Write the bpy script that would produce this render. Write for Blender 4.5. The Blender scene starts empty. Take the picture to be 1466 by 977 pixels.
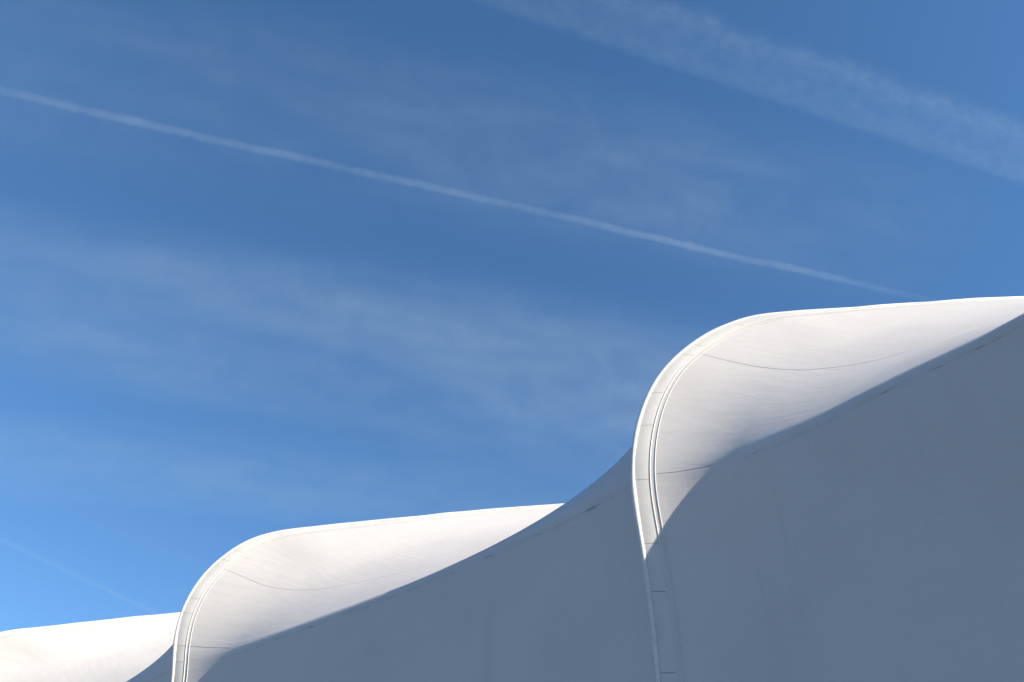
import bpy, math, random
import numpy as np
from mathutils import Vector

random.seed(4)
rng = np.random.default_rng(7)
sc = bpy.context.scene
COL = sc.collection

# ------------------------------------------------------------------ camera
# A hand-held camera at eye height in front of a long membrane facade that runs along X;
# y points into the building, the camera looks up and to the left along the facade.
PW, PH, FOC, HOR, VX = 1466.0, 977.0, 1250.0, 1075.0, -1400.0     # photo size, focal length, horizon and vanishing point (px)
PITCH = math.atan2(HOR, FOC)
AZ = math.atan2(PW / 2 - VX, math.hypot(FOC, HOR))
EYE = np.array([0.0, 0.0, 1.6])
FWD = np.array([-math.cos(AZ), math.sin(AZ), 0.0])
RGT = np.array([FWD[1], -FWD[0], 0.0])
cam = bpy.data.cameras.new('camera')
cam.sensor_width = 36.0
cam.lens = 36.0 * FOC / PW
cam.clip_start = 0.05
cam.clip_end = 120000.0
camo = bpy.data.objects.new('camera', cam)
COL.objects.link(camo)
camo.location = EYE
look = FWD * math.cos(PITCH) + np.array([0, 0, 1.0]) * math.sin(PITCH)
camo.rotation_euler = Vector(look).to_track_quat('-Z', 'Y').to_euler()
sc.camera = camo

def ray(px):
    """photo pixels -> directions"""
    px = np.atleast_2d(np.asarray(px, float))
    r = px[:, 0] - PW / 2
    u = -(px[:, 1] - PH / 2)
    f = FOC * math.cos(PITCH) - u * math.sin(PITCH)
    w = FOC * math.sin(PITCH) + u * math.cos(PITCH)
    d = f[:, None] * FWD + r[:, None] * RGT + w[:, None] * np.array([0, 0, 1.0])
    return d / np.linalg.norm(d, axis=1)[:, None]

# ------------------------------------------------------------------ sky, sun, exposure
SUN_AZ, SUN_EL = math.radians(7.0), math.radians(26.0)           # azimuth from +X towards +Y
SUN = np.array([math.cos(SUN_AZ) * math.cos(SUN_EL), math.sin(SUN_AZ) * math.cos(SUN_EL), math.sin(SUN_EL)])
world = bpy.data.worlds.new('World')
sc.world = world
world.use_nodes = True
wn = world.node_tree
for n in list(wn.nodes):
    wn.nodes.remove(n)
sky = wn.nodes.new('ShaderNodeTexSky')
sky.sky_type = 'NISHITA'
sky.sun_disc = False
sky.sun_elevation = SUN_EL
sky.sun_rotation = math.pi / 2 - SUN_AZ
sky.altitude = 200.0
sky.air_density = 1.0
sky.dust_density = 0.0
sky.ozone_density = 5.5
bg = wn.nodes.new('ShaderNodeBackground')
bg.inputs['Strength'].default_value = 0.113
wo = wn.nodes.new('ShaderNodeOutputWorld')
hs = wn.nodes.new('ShaderNodeHueSaturation')
hs.inputs['Hue'].default_value = 0.496
hs.inputs['Saturation'].default_value = 1.06
wn.links.new(sky.outputs[0], hs.inputs['Color'])
wn.links.new(hs.outputs[0], bg.inputs['Color'])
wn.links.new(bg.outputs[0], wo.inputs['Surface'])

sun = bpy.data.lights.new('sun', 'SUN')
sun.energy = 5.0
sun.angle = math.radians(0.53)
sun.color = (1.0, 0.93, 0.74)
suno = bpy.data.objects.new('sun', sun)
COL.objects.link(suno)
suno.rotation_euler = Vector(-SUN).to_track_quat('-Z', 'Y').to_euler()
suno.location = (30, 10, 40)

sc.view_settings.view_transform = 'Standard'
sc.view_settings.look = 'None'
sc.view_settings.exposure = 0.80
sc.view_settings.gamma = 1.0
sc.view_settings.use_curve_mapping = False
sc.cycles.use_denoising = True
sc.cycles.volume_bounces = 0

# ------------------------------------------------------------------ helpers
def new_mat(name):
    m = bpy.data.materials.new(name)
    m.use_nodes = True
    nt = m.node_tree
    for n in list(nt.nodes):
        nt.nodes.remove(n)
    return m, nt

class N:
    """tiny node-graph helper"""
    def __init__(self, nt):
        self.nt = nt
    def put(self, s, v):
        if hasattr(v, 'is_output'):
            self.nt.links.new(v, s)
        else:
            s.default_value = v
    def node(self, t, outs=0, ins=None, **kw):
        n = self.nt.nodes.new(t)
        for k, v in kw.items():
            setattr(n, k, v)
        for k, v in (ins or {}).items():
            self.put(n.inputs[k], v)
        return n.outputs[outs] if outs is not None else n
    def math(self, op, a, b=0.0, c=0.0, clamp=False):
        return self.node('ShaderNodeMath', 0, {0: a, 1: b, 2: c}, operation=op, use_clamp=clamp)
    def ramp(self, x, a, b, lo=0.0, hi=1.0):
        return self.node('ShaderNodeMapRange', 0, {0: x, 1: a, 2: b, 3: lo, 4: hi}, interpolation_type='SMOOTHSTEP')
    def noise(self, vec, scale, detail=3.0, rough=0.5, dist=0.0):
        return self.node('ShaderNodeTexNoise', 0, {'Vector': vec, 'Scale': scale, 'Detail': detail, 'Roughness': rough, 'Distortion': dist})
    def mapping(self, vec, scale=(1, 1, 1), loc=(0, 0, 0), rot=(0, 0, 0)):
        return self.node('ShaderNodeMapping', 0, {0: vec, 1: loc, 2: rot, 3: scale})
    def mix(self, f, a, b):
        n = self.nt.nodes.new('ShaderNodeMix')
        n.data_type = 'RGBA'
        self.put(n.inputs[0], f)
        self.put(n.inputs[6], a)
        self.put(n.inputs[7], b)
        return n.outputs[2]

def mesh_obj(name, verts, faces, mat, parent=None, smooth=True, uv=None):
    me = bpy.data.meshes.new(name)
    me.from_pydata([tuple(map(float, v)) for v in verts], [], faces)
    if uv is not None:
        l = me.uv_layers.new(name='metres')
        idx = np.empty(len(me.loops), np.int32)
        me.loops.foreach_get('vertex_index', idx)
        l.data.foreach_set('uv', np.asarray(uv, np.float32)[idx].ravel())
    if smooth:
        me.polygons.foreach_set('use_smooth', [True] * len(me.polygons))
    me.materials.append(mat)
    me.update()
    o = bpy.data.objects.new(name, me)
    COL.objects.link(o)
    if parent is not None:
        o.parent = parent
    return o

def grid_faces(nu, nv):
    return [(i * nv + j, (i + 1) * nv + j, (i + 1) * nv + j + 1, i * nv + j + 1) for i in range(nu - 1) for j in range(nv - 1)]

def tube(name, pts, rad, mat, parent=None, seg=10):
    pts = np.asarray(pts, float)
    n = len(pts)
    rad = np.broadcast_to(rad, (n,))
    t = np.gradient(pts, axis=0)
    t /= np.linalg.norm(t, axis=1)[:, None]
    ref = np.array([0.31, -0.91, 0.27])
    a = np.cross(t, ref)
    a /= np.linalg.norm(a, axis=1)[:, None]
    b = np.cross(t, a)
    ang = np.linspace(0, 2 * math.pi, seg, endpoint=False)
    v = (pts[:, None] + rad[:, None, None] * (np.cos(ang)[None, :, None] * a[:, None] + np.sin(ang)[None, :, None] * b[:, None])).reshape(-1, 3)
    f = [(i * seg + j, i * seg + (j + 1) % seg, (i + 1) * seg + (j + 1) % seg, (i + 1) * seg + j) for i in range(n - 1) for j in range(seg)]
    f += [tuple(range(seg))[::-1], tuple(range((n - 1) * seg, n * seg))]
    return mesh_obj(name, v, f, mat, parent)

def smooth_curve(p, it):
    p = p.copy()
    for _ in range(it):
        p[1:-1] = 0.25 * p[:-2] + 0.5 * p[1:-1] + 0.25 * p[2:]
    return p

# ------------------------------------------------------------------ materials
def membrane_material():
    m, nt = new_mat('white_membrane')
    g = N(nt)
    uv = g.node('ShaderNodeUVMap', 0, uv_map='metres')
    pos = g.node('ShaderNodeNewGeometry', 0)
    sep = g.node('ShaderNodeSeparateXYZ', None, {0: uv})
    ux, vy = sep.outputs[0], sep.outputs[1]        # metres along the facade, metres of cloth above the fold
    # broad grime
    big = g.noise(pos, 0.45, 6.0, 0.6)
    col = g.mix(g.ramp(big, 0.3, 0.75), (0.545, 0.502, 0.500, 1), (0.500, 0.460, 0.458, 1))
    fine = g.noise(pos, 9.0, 5.0, 0.6)
    col = g.mix(g.math('MULTIPLY', g.ramp(fine, 0.35, 0.8), 0.12), col, (0.43, 0.405, 0.40, 1))
    # streaks running down the wall below the fold
    st = g.noise(g.mapping(uv, (5.5, 0.16, 1.0)), 1.0, 4.0, 0.6)
    below = g.ramp(vy, -0.02, -0.12)
    fade = g.ramp(vy, -4.5, -0.2)
    col = g.mix(g.math('MULTIPLY', g.math('MULTIPLY', g.ramp(st, 0.56, 0.78), g.math('MULTIPLY', below, fade)), 0.55), col, (0.42, 0.41, 0.395, 1))
    # a few thin dark runs
    st2 = g.noise(g.mapping(uv, (17.0, 0.5, 1.0), (3.1, 0.4, 0)), 1.0, 2.0, 0.5)
    top = g.ramp(vy, -1.3, -0.15)
    col = g.mix(g.math('MULTIPLY', g.math('MULTIPLY', g.ramp(st2, 0.66, 0.76), g.math('MULTIPLY', below, top)), 0.35), col, (0.34, 0.335, 0.32, 1))
    # worn, dirty line along the fold (it starts where the cloth leaves the rib)
    away = g.ramp(g.math('MODULO', ux, 40.0), 1.3, 2.0)
    w1 = g.noise(g.mapping(uv, (1.3, 9.0, 1.0)), 1.0, 3.0, 0.6)
    near = g.math('MULTIPLY', away, g.ramp(g.math('ABSOLUTE', g.math('ADD', vy, 0.12)), 0.09, 0.02))
    col = g.mix(g.math('MULTIPLY', g.math('MULTIPLY', near, g.ramp(w1, 0.45, 0.65)), 0.4), col, (0.40, 0.39, 0.37, 1))
    w2 = g.noise(g.mapping(uv, (2.6, 40.0, 1.0), (7.7, 1.0, 0)), 1.0, 4.0, 0.7)
    near2 = g.math('MULTIPLY', away, g.ramp(g.math('ABSOLUTE', g.math('ADD', vy, 0.145)), 0.035, 0.008))
    col = g.mix(g.math('MULTIPLY', g.math('MULTIPLY', near2, g.ramp(w2, 0.57, 0.63)), 0.85), col, (0.07, 0.07, 0.07, 1))
    # relief: cloth wrinkles and weave
    wr = g.noise(g.mapping(uv, (1.0, 3.5, 1.0), rot=(0, 0, 0.6)), 1.6, 3.0, 0.5, 0.4)
    wv = g.noise(pos, 55.0, 2.0, 0.5)
    b1 = g.node('ShaderNodeBump', 0, {'Strength': 0.35, 'Distance': 0.02, 'Height': wr})
    cr = g.noise(g.mapping(uv, (9.0, 1.3, 1.0), rot=(0, 0, -0.5)), 1.0, 2.0, 0.5, 0.3)
    crm = g.ramp(g.noise(g.mapping(uv, (0.5, 0.8, 1.0), (5, 2, 0)), 1.0, 2.0), 0.5, 0.68)
    b1 = g.node('ShaderNodeBump', 0, {'Strength': 0.3, 'Distance': 0.01, 'Height': g.math('MULTIPLY', cr, crm), 'Normal': b1})
    b2 = g.node('ShaderNodeBump', 0, {'Strength': 0.10, 'Distance': 0.002, 'Height': wv, 'Normal': b1})
    p = g.node('ShaderNodeBsdfPrincipled', 0, {'Base Color': col, 'Roughness': 0.55, 'Normal': b2, 'Specular IOR Level': 0.35})
    g.node('ShaderNodeOutputMaterial', None, {0: p})
    return m

def cover_material():
    m, nt = new_mat('white_cover_strip')
    g = N(nt)
    pos = g.node('ShaderNodeNewGeometry', 0)
    a = g.noise(pos, 1.7, 5.0, 0.6)
    b = g.noise(pos, 14.0, 4.0, 0.6)
    col = g.mix(g.ramp(a, 0.35, 0.75), (0.545, 0.512, 0.505, 1), (0.49, 0.46, 0.45, 1))
    col = g.mix(g.math('MULTIPLY', g.ramp(b, 0.52, 0.8), 0.35), col, (0.40, 0.39, 0.375, 1))
    bp = g.node('ShaderNodeBump', 0, {'Strength': 0.35, 'Distance': 0.01, 'Height': g.noise(pos, 5.0, 3.0)})
    p = g.node('ShaderNodeBsdfPrincipled', 0, {'Base Color': col, 'Roughness': 0.5, 'Normal': bp, 'Specular IOR Level': 0.35})
    g.node('ShaderNodeOutputMaterial', None, {0: p})
    return m

def plain_material(name, c0, c1, scale, rough):
    m, nt = new_mat(name)
    g = N(nt)
    pos = g.node('ShaderNodeNewGeometry', 0)
    a = g.noise(pos, scale, 4.0, 0.6)
    p = g.node('ShaderNodeBsdfPrincipled', 0, {'Base Color': g.mix(g.ramp(a, 0.3, 0.7), (*c0, 1), (*c1, 1)), 'Roughness': rough})
    g.node('ShaderNodeOutputMaterial', None, {0: p})
    return m

M_CLOTH = membrane_material()
M_COVER = cover_material()
M_CORD = plain_material('white_cord', (0.61, 0.58, 0.57), (0.55, 0.52, 0.51), 6.0, 0.45)
M_SEAM = plain_material('weld_seam_grey', (0.51, 0.48, 0.475), (0.45, 0.425, 0.42), 2.0, 0.6)
M_GROUND = plain_material('pale_paving', (0.11, 0.088, 0.072), (0.085, 0.068, 0.056), 0.4, 0.85)

# ------------------------------------------------------------------ ground
G = 60000.0
ground = mesh_obj('ground', [(-G, -G, 0), (G, -G, 0), (G, G, 0), (-G, G, 0)], [(0, 1, 2, 3)], M_GROUND, smooth=False)
ground['kind'] = 'structure'

# ------------------------------------------------------------------ membrane building
# Ribs: a mast that rises from the ground, bends over in a quarter arch and runs back as a
# ridge in a vertical plane turned PHI from the facade's normal.  Profiles (s, z) from the photo,
# unprojected into those planes.
Y0 = 10.0
def unproject_plane(px, x0, y0, phi):
    d = ray(px)
    n = np.array([math.cos(phi), -math.sin(phi)])
    t = ((x0 - EYE[0]) * n[0] + (y0 - EYE[1]) * n[1]) / (d[:, :2] @ n)
    p = EYE + d * t[:, None]
    s = (p[:, 0] - x0) * math.sin(phi) + (p[:, 1] - y0) * math.cos(phi)
    return np.stack([s, p[:, 2]], 1)

OUT_A = [(943.7, 977), (932, 867.6), (920, 784), (911, 735), (905.5, 703), (904.5, 681), (906, 641), (912, 610), (923, 573.5), (943, 537), (966, 510.6),
         (1013.5, 477), (1056.5, 459), (1087, 451), (1160, 446.5), (1240, 440), (1320, 433.5), (1400, 429.5), (1466, 426)]
OUT_B = [(249, 977), (248.3, 946), (250.3, 917), (254, 893), (260, 873), (268.5, 856), (290, 822.5), (324, 791), (368, 768), (402, 760.5),
         (438, 756.5), (520, 748), (600, 740), (700, 730.5), (780, 724.5)]
OUT_C = [(0, 902), (60, 897.5), (130, 891.5), (190, 887), (250, 884.5)]
dA = ray((904.5, 681))[0]
XA = dA[0] / dA[1] * Y0
PHI_A, PHI_B = math.radians(43.5), math.radians(38.0)
SP = 11.3
S_END = 15.0

def finish_profile(pr, foot_s):
    """post down to the ground, ridge carried on backwards"""
    d = (pr[-1] - pr[-4]) / np.linalg.norm(pr[-1] - pr[-4])
    tail = []
    p = pr[-1].copy()
    while p[0] < S_END:
        d = np.array([d[0], d[1] * 0.86])
        p = p + d * 1.2
        tail.append(p.copy())
    head = [(foot_s, 0.0), (foot_s, pr[0, 1] * 0.4), (foot_s, pr[0, 1] * 0.8)]
    q = np.vstack([head, pr, tail])
    # dense, smooth resampling by arc length
    for it in range(3):
        L = np.r_[0, np.cumsum(np.linalg.norm(np.diff(q, axis=0), axis=1))]
        l = np.linspace(0, L[-1], 500)
        q = np.stack([np.interp(l, L, q[:, 0]), np.interp(l, L, q[:, 1])], 1)
        q = smooth_curve(q, 25)
    return q

prof_A = finish_profile(unproject_plane(OUT_A, XA, Y0, PHI_A), 0.0)
prof_B = finish_profile(unproject_plane(OUT_B, XA - SP, Y0, PHI_B), 0.22)
prof_C = prof_B * np.array([1.0, 1.04])
RIBS = [  # x, y, plan angle, profile  (from the far end towards the camera's side)
    (XA - SP - 23.4, Y0 - 1.2, math.radians(29), prof_C),
    (XA - SP - 12.0, Y0 - 0.5, math.radians(33), prof_C),
    (XA - SP, Y0, PHI_B, prof_B),
    (XA, Y0, PHI_A, prof_A),
    (XA + SP + 1.0, Y0 - 0.3, PHI_A, prof_A),
    (XA + 2 * SP + 1.0, Y0 - 0.6, PHI_A, prof_A),
]
# fold (eaves) line: x -> (y, z)
FOLD_A = [(1035, 657), (1100, 628), (1180, 592), (1240, 560), (1300, 530), (1400, 483), (1466, 447)]
FOLD_B = [(340, 928), (400, 905), (500, 868), (600, 830), (640, 814)]
Y_FOLD = 10.45
def fold_points():
    pts = []
    for px in FOLD_B:
        d = ray(px)[0]
        p = EYE + d * (Y_FOLD / d[1])
        pts.append(p)
    for px in FOLD_A:
        d = ray(px)[0]
        # the facade turns very slightly towards the camera here
        t = (Y_FOLD - 0.05 * 4.3) / (d[1] + 0.05 * d[0])
        pts.append(EYE + d * t)
    pts = np.array(pts)
    x, y, z = pts.T
    first, last = pts[0], pts[-1]
    far = [(first[0] - 11.3 * k, first[1], first[2]) for k in (3, 2, 1)]
    nearp = [(last[0] + k, last[1] - 0.03 * k, last[2] + 0.02 * k) for k in (4, 9, 16, 24)]
    return np.array(far + list(map(tuple, pts)) + nearp)
FOLD = fold_points()
def fold_at(x):
    return np.interp(x, FOLD[:, 0], FOLD[:, 1]), np.interp(x, FOLD[:, 0], FOLD[:, 2])

HUMP = -0.10
L_ROLL = 1.5          # metres of cloth between rib and free sheet
L_FLANK, K_FLANK = 5.4, 1.7
N_WALL, N_ROOF = 60, 150
def rib_rows(k):
    """the rib as rows matching the sheet: wall rows up to the fold's height, roof rows beyond; also cloth metres from the fold"""
    x0, y0, phi, pr = RIBS[k]
    ze = fold_at(x0 + 1.3)[1]
    i0 = int(np.argmax(pr[:, 1] >= ze))
    L = np.r_[0, np.cumsum(np.linalg.norm(np.diff(pr, axis=0), axis=1))]
    l0 = L[i0]
    aw = np.linspace(0, 1, N_WALL)
    lw = l0 * (1 - (1 - aw) ** 1.7)
    ar = np.linspace(0, 1, N_ROOF + 1)[1:]
    lr = l0 + (L[-1] - l0) * ar ** 1.8
    l = np.r_[lw, lr]
    s = np.interp(l, L, pr[:, 0])
    z = np.interp(l, L, pr[:, 1])
    P = np.stack([x0 + s * math.sin(phi), y0 + s * math.cos(phi), z], 1)
    return P, s, l - l0

def sheet(k, um):
    """membrane between rib k and rib k+1 at distances um (metres along the facade from rib k)"""
    R0, s0, l0 = rib_rows(k)
    R1, s1, l1 = rib_rows(k + 1)
    xa, ya, pa, pra = RIBS[k]
    xb, yb, pb, prb = RIBS[k + 1]
    span = xb - xa
    um = np.asarray(um, float)
    nv = len(R0)
    aw = np.linspace(0, 1, N_WALL)
    hw = 1 - (1 - aw) ** 1.7
    lr = l0[N_WALL:]
    sm = 0.5 * (s0[-1] + s1[-1])
    sr = sm * (lr / lr[-1]) ** 1.22
    j = np.argmax(pra[:, 1] > 6)
    ps, pz = np.maximum.accumulate(pra[j:, 0]), pra[j:, 1]

    def free(m):
        uu = m / span
        xe = xa + m
        ye, ze = fold_at(xe)
        phi = pa * (1 - uu) + pb * uu
        M = np.zeros((nv, 3))
        M[:N_WALL, 0] = xe
        M[:N_WALL, 1] = ye
        M[:N_WALL, 2] = hw * ze
        yr = ye + sr * math.cos(phi) * (sm * math.cos(phi) + ya - ye) / (sm * math.cos(phi))
        xr = xe + (yr - ye) * math.tan(phi)
        sK = np.maximum((xr - xa) / math.sin(pa), 0.0)
        yK = ya + sK * math.cos(pa)
        zK = np.interp(sK, ps, pz)
        t = np.clip((yr - ye) / np.maximum(yK - ye, 0.05), 0, 1)
        M[N_WALL:, 0] = xr
        M[N_WALL:, 1] = yr
        M[N_WALL:, 2] = ze + (zK - ze) * (t + HUMP * t * (1 - t))
        return M

    ML = free(L_ROLL)
    DL = (free(L_ROLL + 0.1) - free(L_ROLL)) / 0.1
    T0 = 2 * (ML - R0) / L_ROLL - DL
    tg = np.gradient(R0, axis=0)
    tg /= np.linalg.norm(tg, axis=1)[:, None]
    flat = 1 - np.abs(tg[:, 2])
    flat = np.clip((flat - 0.25) / 0.65, 0, 1)
    flat = (flat * flat * (3 - 2 * flat))[:, None]
    T0 = T0 * (1 - flat) + flat * np.array([0.42, -0.10, -0.26])
    out = np.zeros((len(um), nv, 3))
    for i, m in enumerate(um):
        if m < L_ROLL:
            q = m / L_ROLL
            h00, h10 = 2 * q ** 3 - 3 * q ** 2 + 1, q ** 3 - 2 * q ** 2 + q
            h01, h11 = -2 * q ** 3 + 3 * q ** 2, q ** 3 - q ** 2
            out[i] = h00 * R0 + h10 * L_ROLL * T0 + h01 * ML + h11 * L_ROLL * DL
        else:
            w1 = max(0.0, 1 - (span - m) / L_FLANK) ** K_FLANK
            out[i] = free(m) * (1 - w1) + R1 * w1
    # the cloth runs over the fold with a small radius: replace the corner by a short curve
    e = N_WALL - 1
    r = 0.13
    for i in range(len(um)):
        C = out[i]
        seg = np.linalg.norm(np.diff(C, axis=0), axis=1)
        arc = np.r_[0, np.cumsum(seg)]
        arc = arc - arc[e]
        k0, k1 = np.searchsorted(arc, -r), np.searchsorted(arc, r)
        pm = np.array([np.interp(-r, arc, C[:, c]) for c in range(3)])
        pp = np.array([np.interp(r, arc, C[:, c]) for c in range(3)])
        q = ((arc[k0:k1] + r) / (2 * r))[:, None]
        C[k0:k1] = (1 - q) ** 2 * pm + 2 * q * (1 - q) * C[e] + q ** 2 * pp
    return out, l0 * 0.5 + l1 * 0.5

def u_samples(span):
    a = np.linspace(0, 1, 60) ** 1.6 * 2.2
    b = np.linspace(2.2, span - 5.4, 50)[1:-1]
    c = span - np.linspace(1, 0, 80) ** 1.5 * 5.4
    return np.r_[a, b, c]

building = bpy.data.objects.new('membrane_building', None)
COL.objects.link(building)
building.location = (0, 0, 0)
building['label'] = 'long white tensioned-membrane building with rounded arched ribs and swooping scalloped roof'
building['category'] = 'building'

SHEETS = {}
for k in range(len(RIBS) - 1):
    span = RIBS[k + 1][0] - RIBS[k][0]
    um = u_samples(span)
    P, l = sheet(k, um)
    nu, nv = P.shape[:2]
    uv = np.stack([np.repeat(um[:, None] + 40.0 * k, nv, 1), np.repeat(l[None], nu, 0)], 2).reshape(-1, 2)
    o = mesh_obj('membrane_panel', P.reshape(-1, 3), grid_faces(nu, nv), M_CLOTH, building, uv=uv)
    SHEETS[k] = (o, P, um)

def surf_normal(P):
    du = np.gradient(P, axis=0)
    dv = np.gradient(P, axis=1)
    n = np.cross(du, dv)
    n /= np.maximum(np.linalg.norm(n, axis=2), 1e-9)[:, :, None]
    return n

# ribs: rolled edge, cover strips in lengths with open joints, two trim cords
for k in range(len(RIBS) - 1):
    R, s, l = rib_rows(k)
    L = np.r_[0, np.cumsum(np.linalg.norm(np.diff(R, axis=0), axis=1))]
    lam = np.arange(0, min(L[-1], 26.0), 0.12)
    edge = np.stack([np.interp(lam, L, R[:, c]) for c in range(3)], 1)
    rad = 0.034 + 0.006 * np.interp(lam, np.arange(0, 40, 0.55), rng.normal(size=73))
    rib = tube('arch_rib', edge, rad, M_CORD, building)
    # surface beside the rib
    wid = np.linspace(0.0, 0.62, 24)
    P, _ = sheet(k, wid)
    nrm = surf_normal(P)
    # arc length away from the rib for every row
    arc = np.r_[np.zeros((1, P.shape[1])), np.cumsum(np.linalg.norm(np.diff(P, axis=0), axis=2), axis=0)]
    def on(d, off):
        """curve at d metres of cloth from the rib"""
        pts = np.zeros((P.shape[1], 3))
        nn = np.zeros((P.shape[1], 3))
        for j in range(P.shape[1]):
            for c in range(3):
                pts[j, c] = np.interp(d, arc[:, j], P[:, j, c])
                nn[j, c] = np.interp(d, arc[:, j], nrm[:, j, c])
        pts = pts + nn * off
        return np.stack([np.interp(lam, L, pts[:, c]) for c in range(3)], 1)
    ds = [0.015, 0.07, 0.13, 0.19, 0.245]
    rows = [on(d, 0.014 if 0 < q < 4 else 0.003) for q, d in enumerate(ds)]
    rows = np.array([smooth_curve(r, 2) for r in rows])       # (5, n, 3)
    j0 = 0
    joints = []
    x = 0.0
    while x < lam[-1]:
        joints.append(x)
        x += random.choice((0.72, 1.02, 1.05, 1.1, 0.35))
    joints.append(lam[-1])
    for a, b in zip(joints[:-1], joints[1:]):
        if b - a < 0.2:
            continue
        ll = np.linspace(a + 0.003, b - 0.003, max(3, int((b - a) / 0.12)))
        lift = 0.004 * (random.random() - 0.3)
        seg = np.array([[[np.interp(q, lam, r[:, c]) for c in range(3)] for q in ll] for r in rows])
        mesh_obj('cover_strip', seg.reshape(-1, 3), grid_faces(5, len(ll)), M_COVER, rib)
    for d, r in ((0.255, 0.011), (0.33, 0.007)):
        c = on(d, 0.004)
        tube('trim_cord', smooth_curve(c, 2) , r, M_CORD, rib, 8)

# weld seams on the cloth, found by casting photo directions onto the panel
SEAMS = [
    (3, [(1002, 506), (1032, 514), (1070, 523), (1115, 529), (1155, 530.5), (1223, 523), (1272, 512), (1320, 497), (1358, 484), (1400, 468)]),
    (3, [(941, 678), (965, 676), (990, 672), (1012, 667), (1028, 662)]),
    (2, [(316, 812), (340, 822), (375, 838), (414, 845.5), (462, 844), (506, 835.5), (574, 820), (640, 802), (680, 790)]),
    (2, [(270, 925), (300, 927), (329, 927.5)]),
]
dg = bpy.context.evaluated_depsgraph_get()
for k, px in SEAMS:
    o = SHEETS[k][0]
    px = np.array(px, float)
    q = np.linspace(0, len(px) - 1, 8 * len(px))
    px = np.stack([np.interp(q, np.arange(len(px)), px[:, c]) for c in (0, 1)], 1)
    px = smooth_curve(px, 12)
    pts, nrs = [], []
    for d in ray(px):
        ok, loc, nr, _ = o.ray_cast(Vector(EYE), Vector(d))
        if ok:
            nr = np.array(nr)
            if nr @ d > 0:
                nr = -nr
            pts.append(np.array(loc)); nrs.append(nr)
    if len(pts) < 4:
        continue
    pts = np.array(pts); nrs = np.array(nrs)
    t = np.gradient(pts, axis=0)
    t /= np.linalg.norm(t, axis=1)[:, None]
    sd = np.cross(nrs, t)
    V = np.stack([pts - sd * 0.006 + nrs * 0.001, pts - sd * 0.004 + nrs * 0.0035, pts + sd * 0.004 + nrs * 0.0035, pts + sd * 0.006 + nrs * 0.001], 0)
    mesh_obj('weld_seam', V.reshape(-1, 3), grid_faces(4, len(pts)), M_SEAM, o)

# ------------------------------------------------------------------ contrails and cirrus veils (real air-borne volumes at cruising altitude)
def at_altitude(px, alt):
    d = ray(px)
    return EYE + d * ((alt - EYE[2]) / d[:, 2:3])

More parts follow.
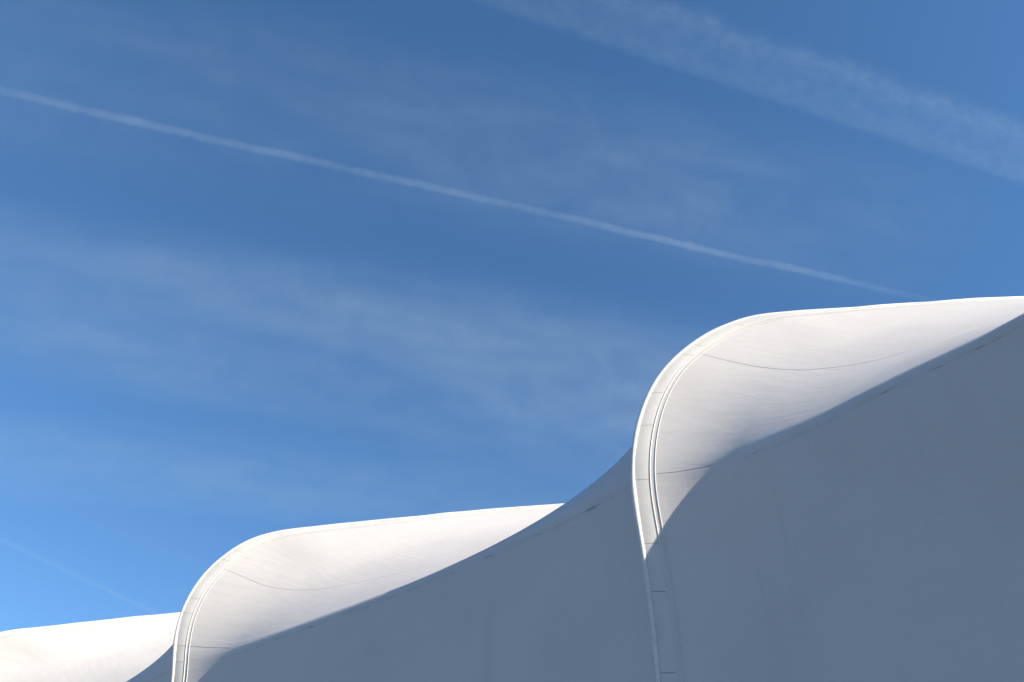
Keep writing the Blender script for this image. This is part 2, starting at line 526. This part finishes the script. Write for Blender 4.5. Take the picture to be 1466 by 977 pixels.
def vapour(name, e0, e1, alt, thick, tau, kind, ext=(0.5, 0.5), fade=None):
    """cloud body between two photo edge lines e0, e1 (each two pixels), lying at altitude alt"""
    a, b = at_altitude(e0, alt), at_altitude(e1, alt)
    c = 0.5 * (a + b)
    ax = c[1] - c[0]
    ln = np.linalg.norm(ax)
    ax /= ln
    ay = np.array([-ax[1], ax[0], 0.0])
    w = [abs((b[i] - a[i]) @ ay) * 0.5 for i in (0, 1)]
    sgn = 1.0 if (b[0] - a[0]) @ ay > 0 else -1.0            # +y side is edge e1
    ay *= sgn
    x0, x1 = -ext[0] * ln, (1 + ext[1]) * ln
    wid = lambda x: max(w[0] + (w[1] - w[0]) * x / ln, 0.15 * max(w))
    nx, seg = 24, 20
    V, F = [], []
    for i in range(nx):
        x = x0 + (x1 - x0) * i / (nx - 1)
        taper = min(1.0, 0.15 + 6 * min(i, nx - 1 - i) / (nx - 1))
        for j in range(seg):
            t = 2 * math.pi * j / seg
            V.append((x, wid(x) * taper * math.cos(t), 0.5 * thick * taper * math.sin(t)))
    for i in range(nx - 1):
        for j in range(seg):
            F.append((i * seg + j, i * seg + (j + 1) % seg, (i + 1) * seg + (j + 1) % seg, (i + 1) * seg + j))
    F += [tuple(range(seg))[::-1], tuple(range((nx - 1) * seg, nx * seg))]
    m, nt = new_mat(name + '_vapour')
    g = N(nt)
    co = g.node('ShaderNodeTexCoord', 3)
    sp = g.node('ShaderNodeSeparateXYZ', None, {0: co})
    X, Y, Z = sp.outputs[0], sp.outputs[1], sp.outputs[2]
    W = g.math('MAXIMUM', g.math('MULTIPLY_ADD', X, (w[1] - w[0]) / ln, w[0]), 0.15 * max(w))
    yn = g.math('DIVIDE', Y, W)
    zn = g.math('DIVIDE', Z, 0.5 * thick)
    r2 = g.math('ADD', g.math('POWER', yn, 2.0), g.math('POWER', zn, 2.0))
    km = g.mapping(co, (0.001, 0.001, 0.001), (random.random() * 9, random.random() * 9, 0))
    if kind == 'thin':                                         # puffed, drifting outline
        yn = g.math('MULTIPLY_ADD', g.math('SUBTRACT', g.noise(km, 1.1, 2.0, 0.5), 0.5), 1.1, yn)
        r2 = g.math('ADD', g.math('POWER', yn, 2.0), g.math('POWER', zn, 2.0))
        r2 = g.math('MULTIPLY', r2, g.ramp(g.noise(km, 5.0, 4.0, 0.6), 0.25, 0.75, 0.8, 1.7))
    body = g.ramp(r2, 1.0, 0.0)
    if kind == 'thin':
        n1 = g.noise(g.mapping(km, (0.7, 1.5, 1.5)), 1.0, 4.0, 0.6)
        n2 = g.noise(km, 7.0, 2.0, 0.6)
        d = g.math('MULTIPLY', body, g.math('ADD', g.ramp(n1, 0.3, 0.7, 0.65, 1.4), g.ramp(n2, 0.3, 0.7, -0.2, 0.25)))
    elif kind == 'wide':
        flat = g.ramp(g.math('ABSOLUTE', zn), 1.0, 0.1)
        # wavering rims
        wob = g.math('MULTIPLY_ADD', g.math('SUBTRACT', g.noise(km, 1.5, 5.0, 0.65), 0.5), 0.9, yn)
        lower = g.ramp(yn, -0.99, -0.82)
        upper = g.ramp(wob, 1.0, 0.45)
        band = g.ramp(g.math('ABSOLUTE', g.math('SUBTRACT', wob, 0.42)), 0.40, 0.0)
        rim = g.ramp(g.math('ABSOLUTE', g.math('ADD', yn, 0.62)), 0.4, 0.0)
        puff = g.noise(g.mapping(km, (0.8, 1.25, 1.0), rot=(0, 0, 0.5)), 6.5, 5.0, 0.66, 0.7)
        puffs = g.ramp(puff, 0.30, 0.75, 0.3, 1.1)
        d = g.math('MULTIPLY', g.math('MULTIPLY', flat, g.math('MULTIPLY', lower, upper)),
                   g.math('ADD', g.math('MULTIPLY', puffs, 1.05), g.math('ADD', g.math('MULTIPLY', band, g.ramp(puff, 0.3, 0.7, 0.15, 0.75)), g.math('MULTIPLY', rim, 0.18))))
    else:
        n1 = g.noise(g.mapping(km, (0.10, 0.28, 0.1)), 1.0, 5.0, 0.6, 0.4)
        n2 = g.noise(g.mapping(km, (0.55, 1.1, 0.3), rot=(0, 0, 0.9)), 1.0, 6.0, 0.65, 0.8)
        n3 = g.noise(g.mapping(km, (0.5, 4.0, 0.3), rot=(0, 0, -0.35)), 1.0, 5.0, 0.65, 0.5)
        d = g.math('MULTIPLY', body, g.math('MULTIPLY', g.ramp(n1, 0.25, 0.75, 0.3, 1.5), g.math('MULTIPLY', g.ramp(n2, 0.25, 0.75, 0.45, 1.5), g.ramp(n3, 0.3, 0.7, 0.7, 1.3))))
    if kind == 'veil':                                         # feathers out at both ends
        d = g.math('MULTIPLY', d, g.math('MULTIPLY', g.ramp(X, x0 + 0.05 * ln, x0 + 0.55 * ln), g.ramp(X, x1 - 0.05 * ln, x1 - 0.75 * ln)))
    if fade is not None:                                       # thins out along its length
        d = g.math('MULTIPLY', d, g.ramp(X, fade[0] * ln, fade[1] * ln))
    dens = g.math('MULTIPLY', d, tau / thick)
    vol = g.node('ShaderNodeVolumePrincipled', 0, {'Color': (0.80, 0.93, 1, 1), 'Density': dens, 'Anisotropy': 0.2})
    out = nt.nodes.new('ShaderNodeOutputMaterial')
    nt.links.new(vol, out.inputs['Volume'])
    m.cycles.volume_sampling = 'MULTIPLE_IMPORTANCE'
    size = (x1 - x0 + 2 * max(w) + thick) / 3.0
    m.cycles.volume_step_rate = max(0.002, (min(thick, 2 * min(w)) / (3.0 if kind == 'veil' else 4.0)) / (0.1 * size))
    o = mesh_obj(name, V, F, m)
    R = np.eye(4)
    R[:3, 0], R[:3, 1], R[:3, 2], R[:3, 3] = ax, ay, np.cross(ax, ay), c[0]
    from mathutils import Matrix
    o.matrix_world = Matrix(R.tolist())
    return o

ct = vapour('contrail', [(0, 138), (1000, 361)], [(0, 123), (1000, 349)], 9000.0, 170.0, 0.15, 'thin', (0.35, 0.6), (1.55, 1.0))
ct['label'] = 'thin sharp white contrail crossing the whole sky above the curved roof'
ct['category'] = 'contrail'
cw = vapour('contrail', [(640, -4), (1466, 268)], [(975, -4), (1466, 160)], 9300.0, 350.0, 0.085, 'wide', (0.5, 1.2))
cw['label'] = 'wide spread-out old contrail with mottled puffs and a bright feathery upper rim'
cw['category'] = 'contrail'
cf = vapour('contrail', [(0, 778), (230, 887)], [(0, 766), (230, 876)], 9000.0, 120.0, 0.05, 'thin', (0.5, 0.4))
cf['label'] = 'very faint short contrail low over the far end of the membrane roof'
cf['category'] = 'contrail'
VEILS = [([(-200, 210), (1000, 420)], [(-200, -160), (1000, 120)], 0.085),
         ([(-100, 395), (700, 560)], [(-100, 255), (700, 370)], 0.08),
         ([(-100, 720), (800, 790)], [(-100, 560), (800, 640)], 0.07),
         ([(250, 600), (1150, 760)], [(250, 330), (1150, 430)], 0.14)]
for i, (e0, e1, tau) in enumerate(VEILS):
    v = vapour('cirrus_veil', e0, e1, 10800.0, 500.0, tau, 'veil', (0.6, 0.55))
    v['label'] = 'thin hazy veil of cirrus stretched across the blue sky'
    v['category'] = 'cloud'
    v['group'] = 'cirrus veils'
    v['kind'] = 'stuff'
